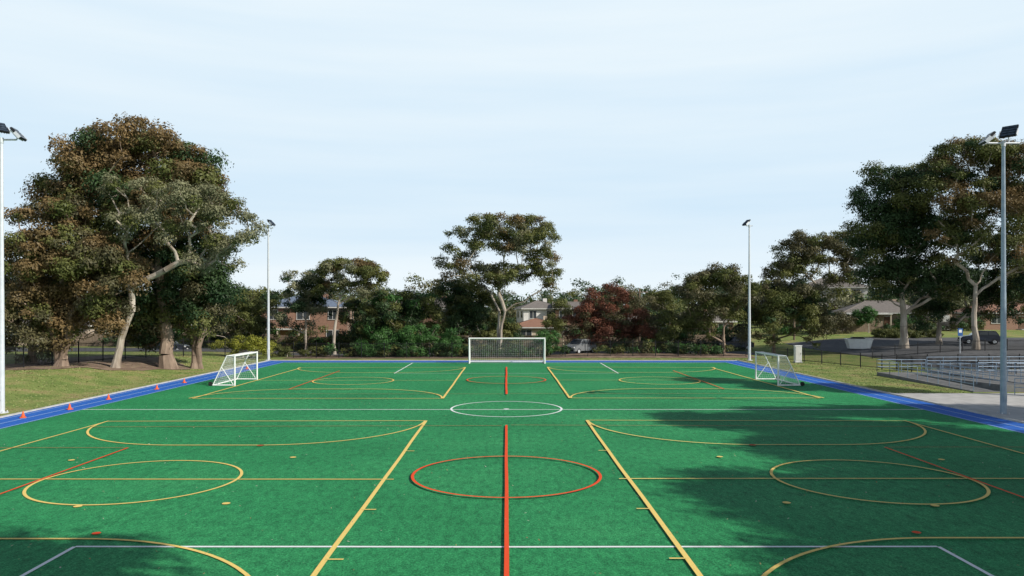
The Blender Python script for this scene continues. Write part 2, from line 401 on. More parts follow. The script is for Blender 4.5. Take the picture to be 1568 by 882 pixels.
def clumps(crowns,n,rc):
    out=[];rad=[]
    cr=np.array(crowns,float); w=(cr[:,3]*cr[:,4]+cr[:,3]*cr[:,5]*1.0); w/=w.sum()
    tries=0
    while len(out)<n and tries<n*40:
        tries+=1
        i=RS.choice(len(cr),p=w); c=cr[i]
        d=RS.normal(size=3); d/=np.linalg.norm(d)
        if d[2]<-0.3 and RS.rand()<0.55: d[2]*=-1
        r=RS.uniform(0.72,1.05) if RS.rand()<0.75 else RS.uniform(0.2,0.7)
        p=c[:3]+d*r*c[3:]
        ok=True
        for j in range(len(cr)):
            if j!=i and np.sum(((p-cr[j,:3])/cr[j,3:])**2)<0.25: ok=False
        if out and ok:
            dd=np.linalg.norm(np.array(out)-p,axis=1).min()
            if dd<rc*0.62 and tries<n*20: ok=False
        if ok: out.append(p); rad.append(rc*(RS.uniform(0.45,0.8) if RS.rand()<.3 else RS.uniform(0.8,1.25)))
    return np.array(out),np.array(rad)
def ring_tube(a,b,r0,r1,n,Vl,Fl,cnt):
    d=Vector(b)-Vector(a)
    if d.length<1e-4: return cnt
    q=np.array(d.to_track_quat('Z','Y').to_matrix()); t=np.linspace(0,2*math.pi,n,endpoint=False)
    ring=np.stack([np.cos(t),np.sin(t),0*t],1)@q.T
    Vl.append(np.array(a)+ring*r0); Vl.append(np.array(b)+ring*r1)
    i=np.arange(n); j=(i+1)%n
    Fl.append(np.stack([i,j,j+n,i+n],1)+cnt)
    return cnt+2*n
def tree(name,x,y,trunk,tr,crowns,n,rc,per,size,pal,bark='bark_p',pals=None,flat=0.75,droop=0.5,stems=1,limbr=1.0,z0=None):
    zb=Hf(x,y)-0.15 if z0 is None else z0
    C,R=clumps(crowns,n,rc)
    nodes=[]; par=[]
    for s in range(stems):
        base=Vector((x+(RS.uniform(-.5,.5) if s else 0),y+(RS.uniform(-.4,.4) if s else 0),zb)); nodes.append(base); par.append(-1); prev=len(nodes)-1
        ox,oy=(RS.uniform(-.25,.25),RS.uniform(-.2,.2)) if s else (0,0)
        for (dx,dy,z) in trunk:
            p=Vector((x+dx+ox*z,y+dy+oy*z,zb+z)); q=nodes[prev]; l=(p-q).length
            for k in (0.33,0.66):
                nodes.append(q.lerp(p,k)+Vector((RS.uniform(-.03,.03)*l,RS.uniform(-.03,.03)*l,0))); par.append(prev if k<0.5 else len(nodes)-2)
            nodes.append(p); par.append(len(nodes)-2); prev=len(nodes)-1
    ntr=len(nodes); top=nodes[ntr-1]; th=top.z-zb
    allow=[i for i in range(ntr) if nodes[i].z-zb>0.5*th] or [ntr-1]
    order=np.argsort(np.linalg.norm(C-np.array(top),axis=1))
    endn=[]
    for i in order:
        p=Vector(C[i]); best=None;bd=1e9
        for a in allow:
            v=p-nodes[a]; L=v.length; dd=L+(2.2*max(0,-v.z+0.45*L))+0.12*(nodes[a]-top).length
            if dd<bd: bd=dd;best=a
        q=nodes[best]; v=p-q; L=v.length
        ks=max(2,int(L/1.0)+1); prev=best
        side=Vector((RS.normal(),RS.normal(),0))*0.06*L
        for k in range(1,ks+1):
            t=k/ks; pt=q+v*t; pt.z+= 0.05*L*math.sin(math.pi*t); pt+=side*math.sin(math.pi*t)
            pt+=Vector(RS.normal(size=3)*0.05*min(L,3)*(0 if k==ks else 1))
            nodes.append(pt); par.append(prev); prev=len(nodes)-1; allow.append(prev)
        endn.append(prev)
    w=np.zeros(len(nodes))
    for e in endn: w[e]+=1
    for i in range(len(nodes)-1,-1,-1):
        if w[i]==0: w[i]=0.5
        if par[i]>=0: w[par[i]]+=w[i]
    wmax=max(len(endn),1)
    rad=limbr*tr*0.62*(np.minimum(w/wmax,1))**0.45; rad=np.maximum(rad*(0.55+0.45*(w>1.5)),0.02)
    Vl=[];Fl=[];cnt=0
    for i in range(len(nodes)):
        if par[i]<0: continue
        p=par[i]; r0=min(rad[p],rad[i]*1.35); r1=rad[i]
        if i<ntr:
            f0=(nodes[p].z-zb)/(th+.01); f1=(nodes[i].z-zb)/(th+.01)
            r0=tr*(1-0.4*f0); r1=tr*(1-0.4*f1)
            if par[p]<0: r0*=1.4
            if stems>1: r0*=0.62; r1*=0.62
        cnt=ring_tube(nodes[p],nodes[i],r0,r1,9 if i<ntr or r1>0.1 else 4,Vl,Fl,cnt)
    BV=np.concatenate(Vl); BF=np.concatenate(Fl)
    if pals:
        sel=RS.rand(len(C)); vs=[];cs=[]; lo=0
        for (pn,fr) in pals:
            mk=(sel>=lo)&(sel<lo+fr+1e-6); lo+=fr
            if mk.sum()>0:
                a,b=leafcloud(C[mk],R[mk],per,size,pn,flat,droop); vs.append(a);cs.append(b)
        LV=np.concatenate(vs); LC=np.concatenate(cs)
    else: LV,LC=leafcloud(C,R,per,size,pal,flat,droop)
    V=np.concatenate([BV,LV]); F=np.concatenate([BF,np.arange(len(LV)).reshape(-1,4)+len(BV)])
    mi=np.concatenate([np.zeros(len(BF)),np.ones(len(LV)//4)])
    col=np.concatenate([np.full((len(BV),4),0.2),LC])
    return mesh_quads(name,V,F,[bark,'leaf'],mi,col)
def E(u,v,Y,ru,rv,rd=None):
    s=1150.0/Y; return ((u-775.5)/s,Y,5.2+(475-v)/s,ru/s,(rd if rd else ru/s),rv/s)

# left group
tree('eucalyptus_tree',-28.6,63.5,[(-.3,0,4),(-.6,0,7)],0.6,[E(228,230,63,66,38,4.5),E(150,258,63,56,48,4),E(292,280,63,46,50,4),E(120,300,63,48,40,3.5),E(215,330,63,98,62,4.5),E(322,325,64,24,38,2.5)],195,1.28,560,0.25,'brown',bark='bark_b',pals=[('brown',0.45),('olive',0.40),('dark',0.15)])
tree('eucalyptus_tree',-31.0,59.5,[(0.5,0,2.5),(1.5,-.3,4.6)],0.32,[E(205,298,58,52,26,2.5),E(285,318,57,62,34,3),E(352,345,57,42,40,2.4),E(325,390,58,44,28,2.2),E(225,345,57,52,30,2.2)],100,0.74,250,0.19,'grey',limbr=1.2,pals=[('grey',.8),('olive',.2)])
tree('eucalyptus_tree',-33.9,57.5,[(0,0,2),(-.3,0,4)],0.5,[E(85,345,58,62,38,3),E(45,405,57,40,50,2.5),E(120,400,58,65,52,3),E(55,480,57,50,50,2.5),E(105,505,59,60,35,2.5),E(165,430,57,55,50,2.5),E(160,490,58,35,35,2)],190,1.0,440,0.22,'brown',bark='bark_b',pals=[('brown',0.48),('dim',0.27),('olive',.25)],stems=3)
tree('eucalyptus_tree',-27.2,65.5,[(0,0,2),(.3,0,4.2)],0.5,[E(255,440,65,74,60,3.5),E(200,465,64,60,55,3),E(315,470,65,40,60,2.5),E(310,400,65,46,50,2.5),E(250,500,66,70,36,2.5)],150,1.15,480,0.25,'dark',bark='bark_b',pals=[('dark',0.6),('dim',0.2),('olive',.2)],stems=2)
tree('eucalyptus_tree',-38.5,61,[(0,0,2),(0,0,4)],0.35,[E(40,500,61,55,55,3),E(90,450,62,50,60,3),E(10,440,62,30,60,3)],80,1.15,420,0.25,'dim',bark='bark_b',pals=[('dim',.6),('grey',.4)])
def smalltree(name,u,vb,Y,crs,n,rc,per,size,pal,**k):
    x=(u-775.5)*Y/1150
    zt=min(c[2]-c[5]*0.4 for c in crs)-Hf(x,Y)
    zt=max(zt,1.0)
    return tree(name,x,Y,[(k.pop('lean',0),0,zt*0.6),(k.pop('lean2',0),0,zt)],k.pop('tr',0.25),crs,n,rc,per,size,pal,**k)
smalltree('umbrella_gum_tree',512,550,88,[E(505,440,88,36,18,3),E(555,422,88,36,20,3),E(525,414,88,44,14,3),E(562,446,89,28,14,2)],92,0.76,320,0.2,'olive',lean=0.2,lean2=0.7,tr=0.2,pals=[('olive',.65),('brown',.25),('grey',.1)])
smalltree('gum_tree',468,548,90,[E(465,440,90,34,26,3),E(452,475,91,40,30,3),E(490,465,91,24,32,2)],68,0.85,310,0.22,'grey',pals=[('grey',.45),('dark',.55)],tr=0.18)
smalltree('gum_tree',550,548,92,[E(548,490,92,26,30,2.5),E(560,515,92,22,22,2)],34,0.85,310,0.22,'dark',pals=[('dark',.5),('olive',.5)],tr=.15)
smalltree('gum_tree',405,548,95,[E(405,490,95,26,32,3),E(390,480,96,22,30,3)],32,0.95,320,0.24,'dark',pals=[('dark',.6),('olive',.4)],tr=.15)
smalltree('gum_tree',365,548,92,[E(370,475,92,32,34,3),E(345,500,92,28,35,3),E(385,505,93,20,34,3)],54,0.95,340,0.24,'olive',tr=.18)
smalltree('wattle_bush',372,552,80,[E(352,532,80,28,15,2),E(395,530,80,22,13,2)],34,0.6,300,0.16,'lime',tr=0.08)
smalltree('garden_shrub',440,552,84,[E(432,540,84,16,10,1.2),E(480,543,84,18,8,1.2)],24,0.5,240,0.17,'olive',tr=.06)
smalltree('gum_tree',600,548,90,[E(600,475,90,42,28,3.5),E(640,495,91,40,42,3),E(580,510,90,34,34,2.5)],90,1.0,400,0.24,'dark',pals=[('dark',.35),('olive',.45),('green',.2)],tr=.2)
smalltree('green_shrub',650,552,84,[E(655,522,84,42,26,2),E(605,533,84,35,18,2),E(690,535,84,22,16,2),E(560,538,84,30,12,2)],74,0.7,320,0.18,'green',tr=.08)
smalltree('gum_tree',700,548,94,[E(690,455,95,30,26,3),E(700,490,95,30,45,3),E(725,470,96,28,38,3)],84,0.95,370,0.24,'dark',pals=[('dark',.5),('olive',.5)],tr=.2)
tree('eucalyptus_tree',-1.0,88,[(0,0,3.0),(.2,0,5.2)],0.34,[E(772,348,88,54,22,4),E(715,375,88,38,28,3.5),E(822,366,88,34,28,3.5),E(842,400,88,26,26,3),E(698,406,88,27,28,3),E(770,385,89,68,34,4),E(762,425,89,60,20,3.5),E(815,428,89,38,22,2.5)],195,0.88,330,0.21,'olive',pals=[('olive',.72),('brown',.10),('grey',.18)],limbr=1.15,stems=2)
smalltree('gum_tree',740,545,96,[E(740,490,95,34,42,2.5),E(772,512,96,26,24,2)],50,0.9,350,0.24,'dark',pals=[('dark',.6),('olive',.4)],tr=.2)
smalltree('green_shrub',838,552,84,[E(838,526,85,18,20,1.6),E(800,540,85,25,8,1.5)],28,0.65,300,0.18,'green',tr=.08)
smalltree('gum_tree',862,545,104,[E(862,485,104,16,24,2),E(850,500,104,14,18,2)],24,0.8,300,0.22,'olive',tr=.13)
smalltree('purple_leaf_tree',935,548,89,[E(935,468,89,44,30,3),E(895,498,89,30,33,3),E(985,490,89,28,38,3),E(940,518,89,62,26,3)],130,0.9,400,0.2,'red',bark='bark_d',pals=[('red',.62),('dim',.38)],tr=.22)
smalltree('gum_tree',1032,545,86,[E(1035,500,86,26,24,2),E(1020,525,86,22,14,1.6),E(1012,470,92,24,24,2)],54,0.8,320,0.19,'olive',tr=.13)
smalltree('umbrella_gum_tree',1108,542,84,[E(1100,426,84,42,15,3),E(1062,450,84,28,22,3),E(1128,446,84,28,26,3),E(1095,475,85,42,22,3),E(1068,500,86,30,24,2.5)],132,0.84,360,0.2,'olive',bark='bark_b',pals=[('olive',.55),('dim',.45)],tr=.24)
smalltree('gum_tree',1185,545,86,[E(1180,455,86,34,24,3),E(1220,460,86,38,28,3),E(1165,495,86,34,36,3),E(1240,495,86,34,34,3)],130,0.92,400,0.21,'dark',bark='bark_d',pals=[('dim',.5),('olive',.35),('dark',.15)],tr=.24)
smalltree('eucalyptus_tree',1250,520,132,[E(1225,380,132,34,20,4),E(1275,375,132,34,18,4),E(1300,400,132,26,28,3),E(1245,405,132,54,26,4),E(1200,425,132,30,22,3),E(1290,430,132,24,14,3)],118,1.3,340,0.32,'dim',pals=[('dim',.6),('olive',.4)],tr=.42)
# right group
tree('eucalyptus_tree',45.5,86,[(0,0,4),(-.2,0,6.5)],0.45,[E(1358,300,86,48,42,3.5),E(1425,275,86,50,30,3.5),E(1342,360,86,44,50,3.5),E(1400,370,87,68,62,4),E(1430,440,87,60,45,3.5),E(1362,425,87,42,34,3)],225,1.32,540,0.25,'dark',pals=[('dark',.78),('olive',.22)])
tree('eucalyptus_tree',50.0,80,[(-.2,0,4),(0,0,7)],0.33,[E(1490,242,80,52,26,3.5),E(1548,258,80,50,36,3.5),E(1450,290,80,44,42,3.5),E(1520,330,80,68,50,4),E(1465,365,80,50,36,3),E(1560,385,80,44,44,3.5)],200,1.1,430,0.23,'brown',pals=[('brown',.34),('olive',.48),('dark',.18)],limbr=1.1)
tree('gum_tree',53.0,92,[(0,0,2),(.3,0,4)],0.35,[E(1440,475,92,44,32,3),E(1480,450,92,46,46,3),E(1540,455,92,50,42,3),E(1530,400,92,50,36,3)],115,1.15,420,0.25,'dark',pals=[('dark',.65),('olive',.35)])
tree('gum_tree',60.0,86,[(0,0,3),(.3,0,6)],0.4,[E(1590,320,86,50,66,4),E(1590,430,86,45,50,4)],70,1.4,330,0.3,'dark')
smalltree('garden_shrub',1330,505,112,[E(1328,488,112,18,16,2)],18,0.8,280,0.24,'green',tr=.1)
smalltree('garden_shrub',1282,515,112,[E(1285,498,112,20,20,2),E(1262,505,112,14,18,2)],30,0.8,280,0.24,'dim',tr=.1)
smalltree('garden_hedge',1375,512,104,[E(1372,512,104,40,7,1.2),E(1420,515,104,22,10,1.5)],60,0.55,230,0.2,'olive',tr=.1)
# trees beside the camera, out of view, whose shadows fall across the pitch
tree('eucalyptus_tree',36,6,[(0,0,5),(0,0,9)],0.5,[(36,6,13.5,6,5,4.2),(33,3,15,4.5,3.5,3),(34,9,16,4.5,3,3),(37,4,18.5,3.5,2.2,2)],190,1.55,330,0.42,'olive')
tree('eucalyptus_tree',31,4,[(0,0,5),(0,0,8)],0.45,[(31,4,12,5,4,3.5),(29,2,14,3.4,2.4,2.5),(32,7,14.5,3.4,2.4,2.5),(27.5,3,10.5,3,2.5,2.5)],140,1.45,330,0.42,'olive')
tree('eucalyptus_tree',37,18,[(0,0,5),(0,0,9)],0.5,[(37,18,13,6,5.5,4.2),(36,21.5,17.5,3.6,2.4,2.5),(38,15.5,16,4.5,3.2,3),(34,16,11,4.5,3.5,3),(40,12.5,18.5,3.4,2,2.2)],190,1.55,330,0.42,'olive')
tree('eucalyptus_tree',41,28.5,[(0,0,4),(0,0,8)],0.4,[(41,28.5,12,4.2,2.6,3),(40,26.5,16.5,3,2,2)],70,1.3,300,0.38,'olive')
tree('eucalyptus_tree',39.5,41,[(0,0,5),(0,0,9)],0.4,[(39.5,41,13,3.0,2.4,3),(39,43,17,2.5,1.6,1.5),(41,39,15,2,1.6,2)],52,1.15,280,0.36,'olive')
tree('eucalyptus_tree',12.5,1.5,[(0,0,4),(0,0,8)],0.4,[(12.5,1.5,13.5,2.6,2.2,2.6),(12.5,3.2,15.5,2.2,2.0,1.8)],46,1.1,300,0.36,'olive')

def mass():
    C=[];R=[];pl=[]
    for i in range(560):
        y=RS.uniform(135,270); x=RS.uniform(-0.78,0.78)*y
        if 0.03*y<x<0.085*y and y<150: continue
        h=RS.uniform(4,8.4)+ (3.5 if RS.rand()<0.08 else 0); zb=Hf(x,y); w=RS.uniform(2.2,4.5)
        for k in range(9):
            C.append((x+RS.normal()*w*0.6,y+RS.normal()*w*0.6,zb+h*RS.uniform(0.3,1.0))); R.append(RS.uniform(1.0,2.1))
            pl.append(i%5)
    C=np.array(C);R=np.array(R);pl=np.array(pl)
    vs=[];cs=[]
    for j,p in enumerate(['dark','olive','dim','grey','dark']):
        a,b=leafcloud(C[pl==j],R[pl==j],55,0.6,p,0.8,0.2); vs.append(a);cs.append(b)
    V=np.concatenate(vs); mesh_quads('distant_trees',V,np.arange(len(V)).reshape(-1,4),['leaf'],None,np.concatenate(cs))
mass()
def understorey():
    C=[];R=[]
    for i in range(430):
        if i%3==0: x=RS.uniform(-52,31); y=RS.uniform(97,98.5); h=RS.uniform(0.8,3.0)
        elif i%3==1: x=RS.uniform(-30,31); y=RS.uniform(105.5,109); h=RS.uniform(2,4.8)
        else: x=RS.uniform(-20,24); y=RS.uniform(82.8,85); h=RS.uniform(0.4,1.3)
        if 6.0<x<11 and i%3==2: continue
        if i%3==1 and (-36<x<-20 or 1.0<x<9.5): continue
        if i%3==0 and (2<x<8): continue
        if i%3==2 and RS.rand()<0.35: continue
        for k in range(4 if i%3==1 else 3):
            C.append((x+RS.normal()*0.8,y+RS.normal()*0.4,Hf(x,y)+h*RS.uniform(0.2,1))); R.append(RS.uniform(0.5,1.0)*(1.2 if i%3==1 else (.75 if i%3==2 else 1)))
    # garden planting in front of the right-hand houses
    for i in range(46):
        x=RS.uniform(40,74); y=RS.uniform(114.5,117); h=RS.uniform(0.8,2.6)
        if 57<x<60 : continue
        for k in range(3): C.append((x+RS.normal()*0.7,y+RS.normal()*0.4,Hf(x,y)+h*RS.uniform(.2,1))); R.append(RS.uniform(.5,1.1))
    C=np.array(C);R=np.array(R); m=RS.rand(len(C))
    vs=[];cs=[]
    for lo,hi,p in ((0,.4,'dark'),(.4,.7,'olive'),(.7,.88,'green'),(.88,1.1,'dim')):
        k=(m>=lo)&(m<hi); a,b=leafcloud(C[k],R[k],150,0.26,p); vs.append(a); cs.append(b)
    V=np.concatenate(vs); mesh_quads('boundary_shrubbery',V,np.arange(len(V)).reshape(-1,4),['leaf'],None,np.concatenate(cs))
understorey()
def tufts():
    n=20000
    side=RS.rand(n)
    X=np.where(side<.55,RS.uniform(-36,-24.6,n),np.where(side<.8,RS.uniform(24.0,33,n),RS.uniform(0,27,n)))
    Y=np.where(side<.55,RS.uniform(28,80,n),np.where(side<.8,RS.uniform(46.8,79,n),RS.uniform(77.4,81,n)))
    ok=~((X>29.4)&(Y<60.2)); X=X[ok];Y=Y[ok];n=len(X)
    Z=H(X,Y); a=RS.rand(n)*3.14; hh=RS.uniform(0.02,0.06,n); w=RS.uniform(0.02,0.05,n)
    b=np.stack([X,Y,Z-0.01],1); t=np.stack([np.cos(a)*w,np.sin(a)*w,0*a],1); up=np.stack([RS.normal(size=n)*.04,RS.normal(size=n)*.04,hh],1)
    V=np.stack([b-t*.5,b+t*.5,b+t+up,b-t+up],1).reshape(-1,3)
    pal=np.array([[0.25,0.26,0.10],[0.19,0.25,0.07],[0.28,0.26,0.12],[0.14,0.20,0.05]])[RS.randint(0,4,n)]
    cc=np.repeat(pal,4,0); cc=np.c_[cc,np.ones(len(cc))]
    mesh_quads('grass_tufts',V,np.arange(4*n).reshape(-1,4),['litter'],None,cc)
tufts()

# ------------------------------------------------------------ roads / hardstand
sheet('street',np.linspace(-90,30,61),np.array([86,88,90,92,94.5]),'asph',0.03)
sheet('car_park',np.linspace(38.5,85,47),np.linspace(66,104,39),'asph',0.03)
sheet('garden_bed',np.linspace(-24,27,52),np.linspace(80.5,85.6,8),'mulch',0.03)
def blob(name,cx,cy,rx,ry,mat,dz):
    mb=MB(); vs=[(cx,cy,Hf(cx,cy)+dz)]; n=48; K=7
    for k in range(1,K+1):
        for i in range(n):
            t=2*math.pi*i/n; f=(1+0.14*math.sin(3*t+1)+0.08*math.sin(7*t)+0.05*math.sin(13*t))*k/K; x=cx+rx*f*math.cos(t); y=cy+ry*f*math.sin(t); vs.append((x,y,Hf(x,y)+dz))
    fs=[(0,1+i,1+(i+1)%n) for i in range(n)]
    for k in range(K-1):
        for i in range(n): j=(i+1)%n; a=1+k*n; fs.append((a+i,a+n+i,a+n+j,a+j))
    mb.add(vs,fs,mat); return mb.obj(name)
blob('garden_bed',-34.5,63,6.0,8,'mulch',0.03)
rect('concrete_apron',23.9,60,-20,46.6,0.05,'conc',0.3)

# ------------------------------------------------------------ fences & rails
def fence(name,pts,h=1.6,gap=0.13,k='black',r=0.011,post=2.4):
    mb=MB()
    for a,b in zip(pts[:-1],pts[1:]):
        L=math.dist(a,b); n=int(L/gap); 
        ang=math.atan2(b[1]-a[1],b[0]-a[0])
        np_=max(1,int(L/post))
        P=[(a[0]+(b[0]-a[0])*i/np_,a[1]+(b[1]-a[1])*i/np_) for i in range(np_+1)]
        for p in P: mb.box((p[0],p[1],Hf(*p)+h/2+0.02),(0.065,0.065,h+0.12),k,ang)
        for p,q in zip(P[:-1],P[1:]):
            for zz in (0.15,h-0.15): mb.tube((p[0],p[1],Hf(*p)+zz),(q[0],q[1],Hf(*q)+zz),0.022,0.022,k,4,False)
        for i in range(n+1):
            t=i/n; x=a[0]+(b[0]-a[0])*t; y=a[1]+(b[1]-a[1])*t; z=Hf(x,y)
            mb.tube((x,y,z+0.08),(x,y,z+h),r,r,k,3,False)
    return mb.obj(name)
fence('black_steel_fence',[(-35.5,38),(-36,56),(-31,76),(-28,81.5),(26,81.5)],h=1.7,r=0.014)
fence('black_steel_fence',[(28.3,80),(33,66),(38,56)],h=1.25,gap=0.11,r=0.014)
fence('black_steel_fence',[(33.5,64.5),(52,64.5)],h=1.35,gap=0.10,r=0.018)
fence('black_steel_fence',[(38,78),(72,80)],h=1.2,gap=0.11,r=0.014)
def railing(mb,pts,h=1.0,rails=(1.0,0.72,0.45),sp=1.3,k='rail',r=0.026):
    for a,b in zip(pts[:-1],pts[1:]):
        a=Vector(a);b=Vector(b); n=max(1,int((b-a).length/sp))
        for i in range(n+1):
            p=a.lerp(b,i/n); mb.tube(p,p+Vector((0,0,h)),r,r,k,6)
        for q in rails: mb.tube(a+Vector((0,0,q*h)),b+Vector((0,0,q*h)),r,r,k,6)
ramp_e=empty('access_ramp')
mb=MB()
def slab(x0,x1,y0,y1,za,zb,k='wallconc',ax='x'):
    if ax=='x': t=[(x0,y0,za),(x1,y0,zb),(x1,y1,zb),(x0,y1,za)]
    else: t=[(x0,y0,za),(x1,y0,za),(x1,y1,zb),(x0,y1,zb)]
    bt=[(p[0],p[1],-0.2) for p in t]
    mb.add(bt+t,[(0,3,2,1),(4,5,6,7),(0,1,5,4),(1,2,6,5),(2,3,7,6),(3,0,4,7)],k)
slab(29.6,31.4,47.6,58,0.06,0.25,ax='y'); slab(31.6,33.4,47.6,58,0.45,0.25,ax='y'); slab(29.6,33.4,58.02,60,0.25,0.25)
slab(33.6,48,47.6,60,0.45,0.5)
mb.obj('ramp_slabs',ramp_e)
mb=MB()
railing(mb,[(29.6,47.6,0.06),(29.6,58,0.25)]); railing(mb,[(31.5,47.6,0.25),(31.5,57,0.25)]); railing(mb,[(33.5,47.6,0.45),(33.5,58,0.3)])
railing(mb,[(29.6,58,0.25),(29.6,60,0.25),(33.5,60,0.25)])
railing(mb,[(33.6,47.6,0.45),(35.2,47.6,.45)]); railing(mb,[(37.5,47.6,.45),(48,47.6,0.5)]); railing(mb,[(33.6,53.5,0.47),(48,53.5,.5)]); railing(mb,[(33.6,60,0.45),(48,60,.5)])
railing(mb,[(35.2,47.6,0.45),(35.2,45,0.05)]); railing(mb,[(37.5,47.6,0.45),(37.5,45,0.05)]); railing(mb,[(31.0,45.8,0.05),(34.5,44.2,0.05)])
mb.obj('handrails',ramp_e)
mb=MB()
for i in range(2): mb.box((36.35,47.35-i*0.42,0.05+(0.34-i*0.17)/2),(2.2,0.42,0.34-i*0.17),'conc')
mb.obj('stairs',ramp_e)

# ------------------------------------------------------------ light poles
def flood(mb,c,rz,rx,w=1.0,h=0.75):
    R=Matrix.Rotation(rz,3,'Z')@Matrix.Rotation(rx,3,'X'); c=Vector(c)
    def bx(o,d,k):
        x,y,z=[a/2 for a in d]
        vs=[c+R@(Vector(o)+Vector((sx*x,sy*y,sz*z))) for sx,sy,sz in ((-1,-1,-1),(1,-1,-1),(1,1,-1),(-1,1,-1),(-1,-1,1),(1,-1,1),(1,1,1),(-1,1,1))]
        mb.add(vs,[(0,3,2,1),(4,5,6,7),(0,1,5,4),(1,2,6,5),(2,3,7,6),(3,0,4,7)],k)
    bx((0,0,0),(w,0.1,h),'black')
    for i in range(4): bx((0,-0.062,-h/2+h*(i+0.5)/4),(w*0.9,0.02,h*0.17),'led')
    for i in range(6): bx((-w/2+w*(i+.5)/6,0.09,0),(0.02,0.09,h*0.8),'gal')
    bx((-w/2-0.03,0,-h*0.2),(0.03,0.16,h*0.5),'gal'); bx((w/2+0.03,0,-h*0.2),(0.03,0.16,h*0.5),'gal')
def pole(x,y,h,heads,arm,k='gal',arz=0):
    z=Hf(x,y); e=empty('floodlight_pole',(x,y,z))
    mb=MB()
    mb.tube((0,0,0),(0,0,0.04),0.32,0.32,'gal',12); mb.tube((0,0,0.04),(0,0,h*0.45),0.15,0.12,k,14); mb.tube((0,0,h*0.45),(0,0,h),0.115,0.075,k,14)
    for t in range(4): 
        a=math.pi/4+t*math.pi/2; mb.tube((0.25*math.cos(a),0.25*math.sin(a),0.04),(0.25*math.cos(a),0.25*math.sin(a),0.12),0.025,0.025,'gal',6)
    mb.box((0,-0.15,0.9),(0.14,0.04,0.5),k); mb.obj('pole_shaft',e,smooth=False)
    mb=MB(); ca,sa=math.cos(arz),math.sin(arz)
    mb.tube((-arm*ca,-arm*sa,h+0.02),(arm*ca,arm*sa,h+0.02),0.045,0.045,'gal',8); mb.tube((0,0,h-0.15),(0,0,h+0.12),0.1,0.1,'gal',10)
    mb.obj('crossarm',e)
    mb=MB()
    for (dx,dy,dz,rz,rx,w,hh) in heads:
        mb.tube((dx*0.9,dy*0.9,h),(dx,dy,h+dz),0.03,0.03,'gal',6); flood(mb,(dx,dy,h+dz),rz,rx,w,hh)
    mb.obj('floodlights',e)
rad=math.radians
pole(-25.55,38,13.8,[(-0.12,0,0.65,rad(55),rad(-48),0.7,0.8),(0.85,0.0,0.3,rad(100),rad(-42),0.65,0.7)],0.75)
pole(24.75,37.4,13.5,[(0.28,0,0.6,rad(-50),rad(-38),0.7,0.75),(-0.8,0,0.25,rad(-100),rad(-42),0.65,0.7)],0.8,'polesteel')
pole(-24.6,77.6,13.9,[(0.3,0,0.35,rad(70),rad(-45),0.6,0.8)],0.35)
pole(25.1,77.6,13.9,[(-0.3,0,0.35,rad(-70),rad(-45),0.6,0.8)],0.35)

# ------------------------------------------------------------ goals
def net(mb,quad,sp,k='net',r=0.006):
    a,b,c,d=[Vector(q) for q in quad]
    nu=max(2,int(max((b-a).length,(c-d).length)/sp)); nv=max(2,int(max((d-a).length,(c-b).length)/sp))
    for i in range(nu+1):
        t=i/nu; mb.tube(a.lerp(b,t),d.lerp(c,t),r,r,k,3,False)
    for j in range(nv+1):
        t=j/nv; mb.tube(a.lerp(d,t),b.lerp(c,t),r,r,k,3,False)
def goal(name,loc,rz,w,h,dt,db,rp=0.055,sp=0.2,wheels=False):
    e=empty(name,loc,rz); mb=MB(); hw=w/2; k='wpaint'
    for s in(-1,1):
        mb.tube((s*hw,0,0),(s*hw,0,h),rp,rp,k,10); mb.tube((s*hw,0,h),(s*hw,dt,h),rp*.6,rp*.6,k,8)
        mb.tube((s*hw,dt,h),(s*hw,db,0.05),rp*.6,rp*.6,k,8); mb.tube((s*hw,0,0.05),(s*hw,db,0.05),rp*.8,rp*.8,k,8)
    mb.tube((-hw-rp,0,h),(hw+rp,0,h),rp,rp,k,10); mb.tube((-hw,db,0.05),(hw,db,0.05),rp*.8,rp*.8,k,8); mb.tube((-hw,dt,h),(hw,dt,h),rp*.5,rp*.5,k,8)
    if wheels:
        for s in(-1,1): 
            mb.tube((s*hw-0.06,db+0.15,0.14),(s*hw+0.06,db+0.15,0.14),0.14,0.14,'tyre',14); mb.tube((s*hw,db,0.05),(s*hw,db+.15,0.14),0.03,0.03,k,6)
            mb.tube((s*(hw+.02),0.1,0.1),(s*hw*1.0,db*0.6,h*0.62),rp*.45,rp*.45,k,6)
    mb.obj('frame',e)
    mb=MB()
    net(mb,[(-hw,db,0.06),(hw,db,0.06),(hw,dt,h),(-hw,dt,h)],sp); net(mb,[(-hw,0.03,h),(hw,0.03,h),(hw,dt,h),(-hw,dt,h)],sp)
    for s in(-1,1): net(mb,[(s*hw,0.03,0.06),(s*hw,db,0.06),(s*hw,dt,h),(s*hw,0.03,h)],sp)
    mb.obj('net',e)
goal('football_goal',(0.05,72.9,0.02),0,7.32,2.44,0.9,1.9,0.075,0.2)
goal('portable_goal',(-18.6,53.7,0.02),math.pi/2,4.6,2.05,0.55,1.5,0.06,0.16,True)
goal('portable_goal',(18.6,53.7,0.02),-math.pi/2,4.6,2.05,0.55,1.5,0.06,0.16,True)

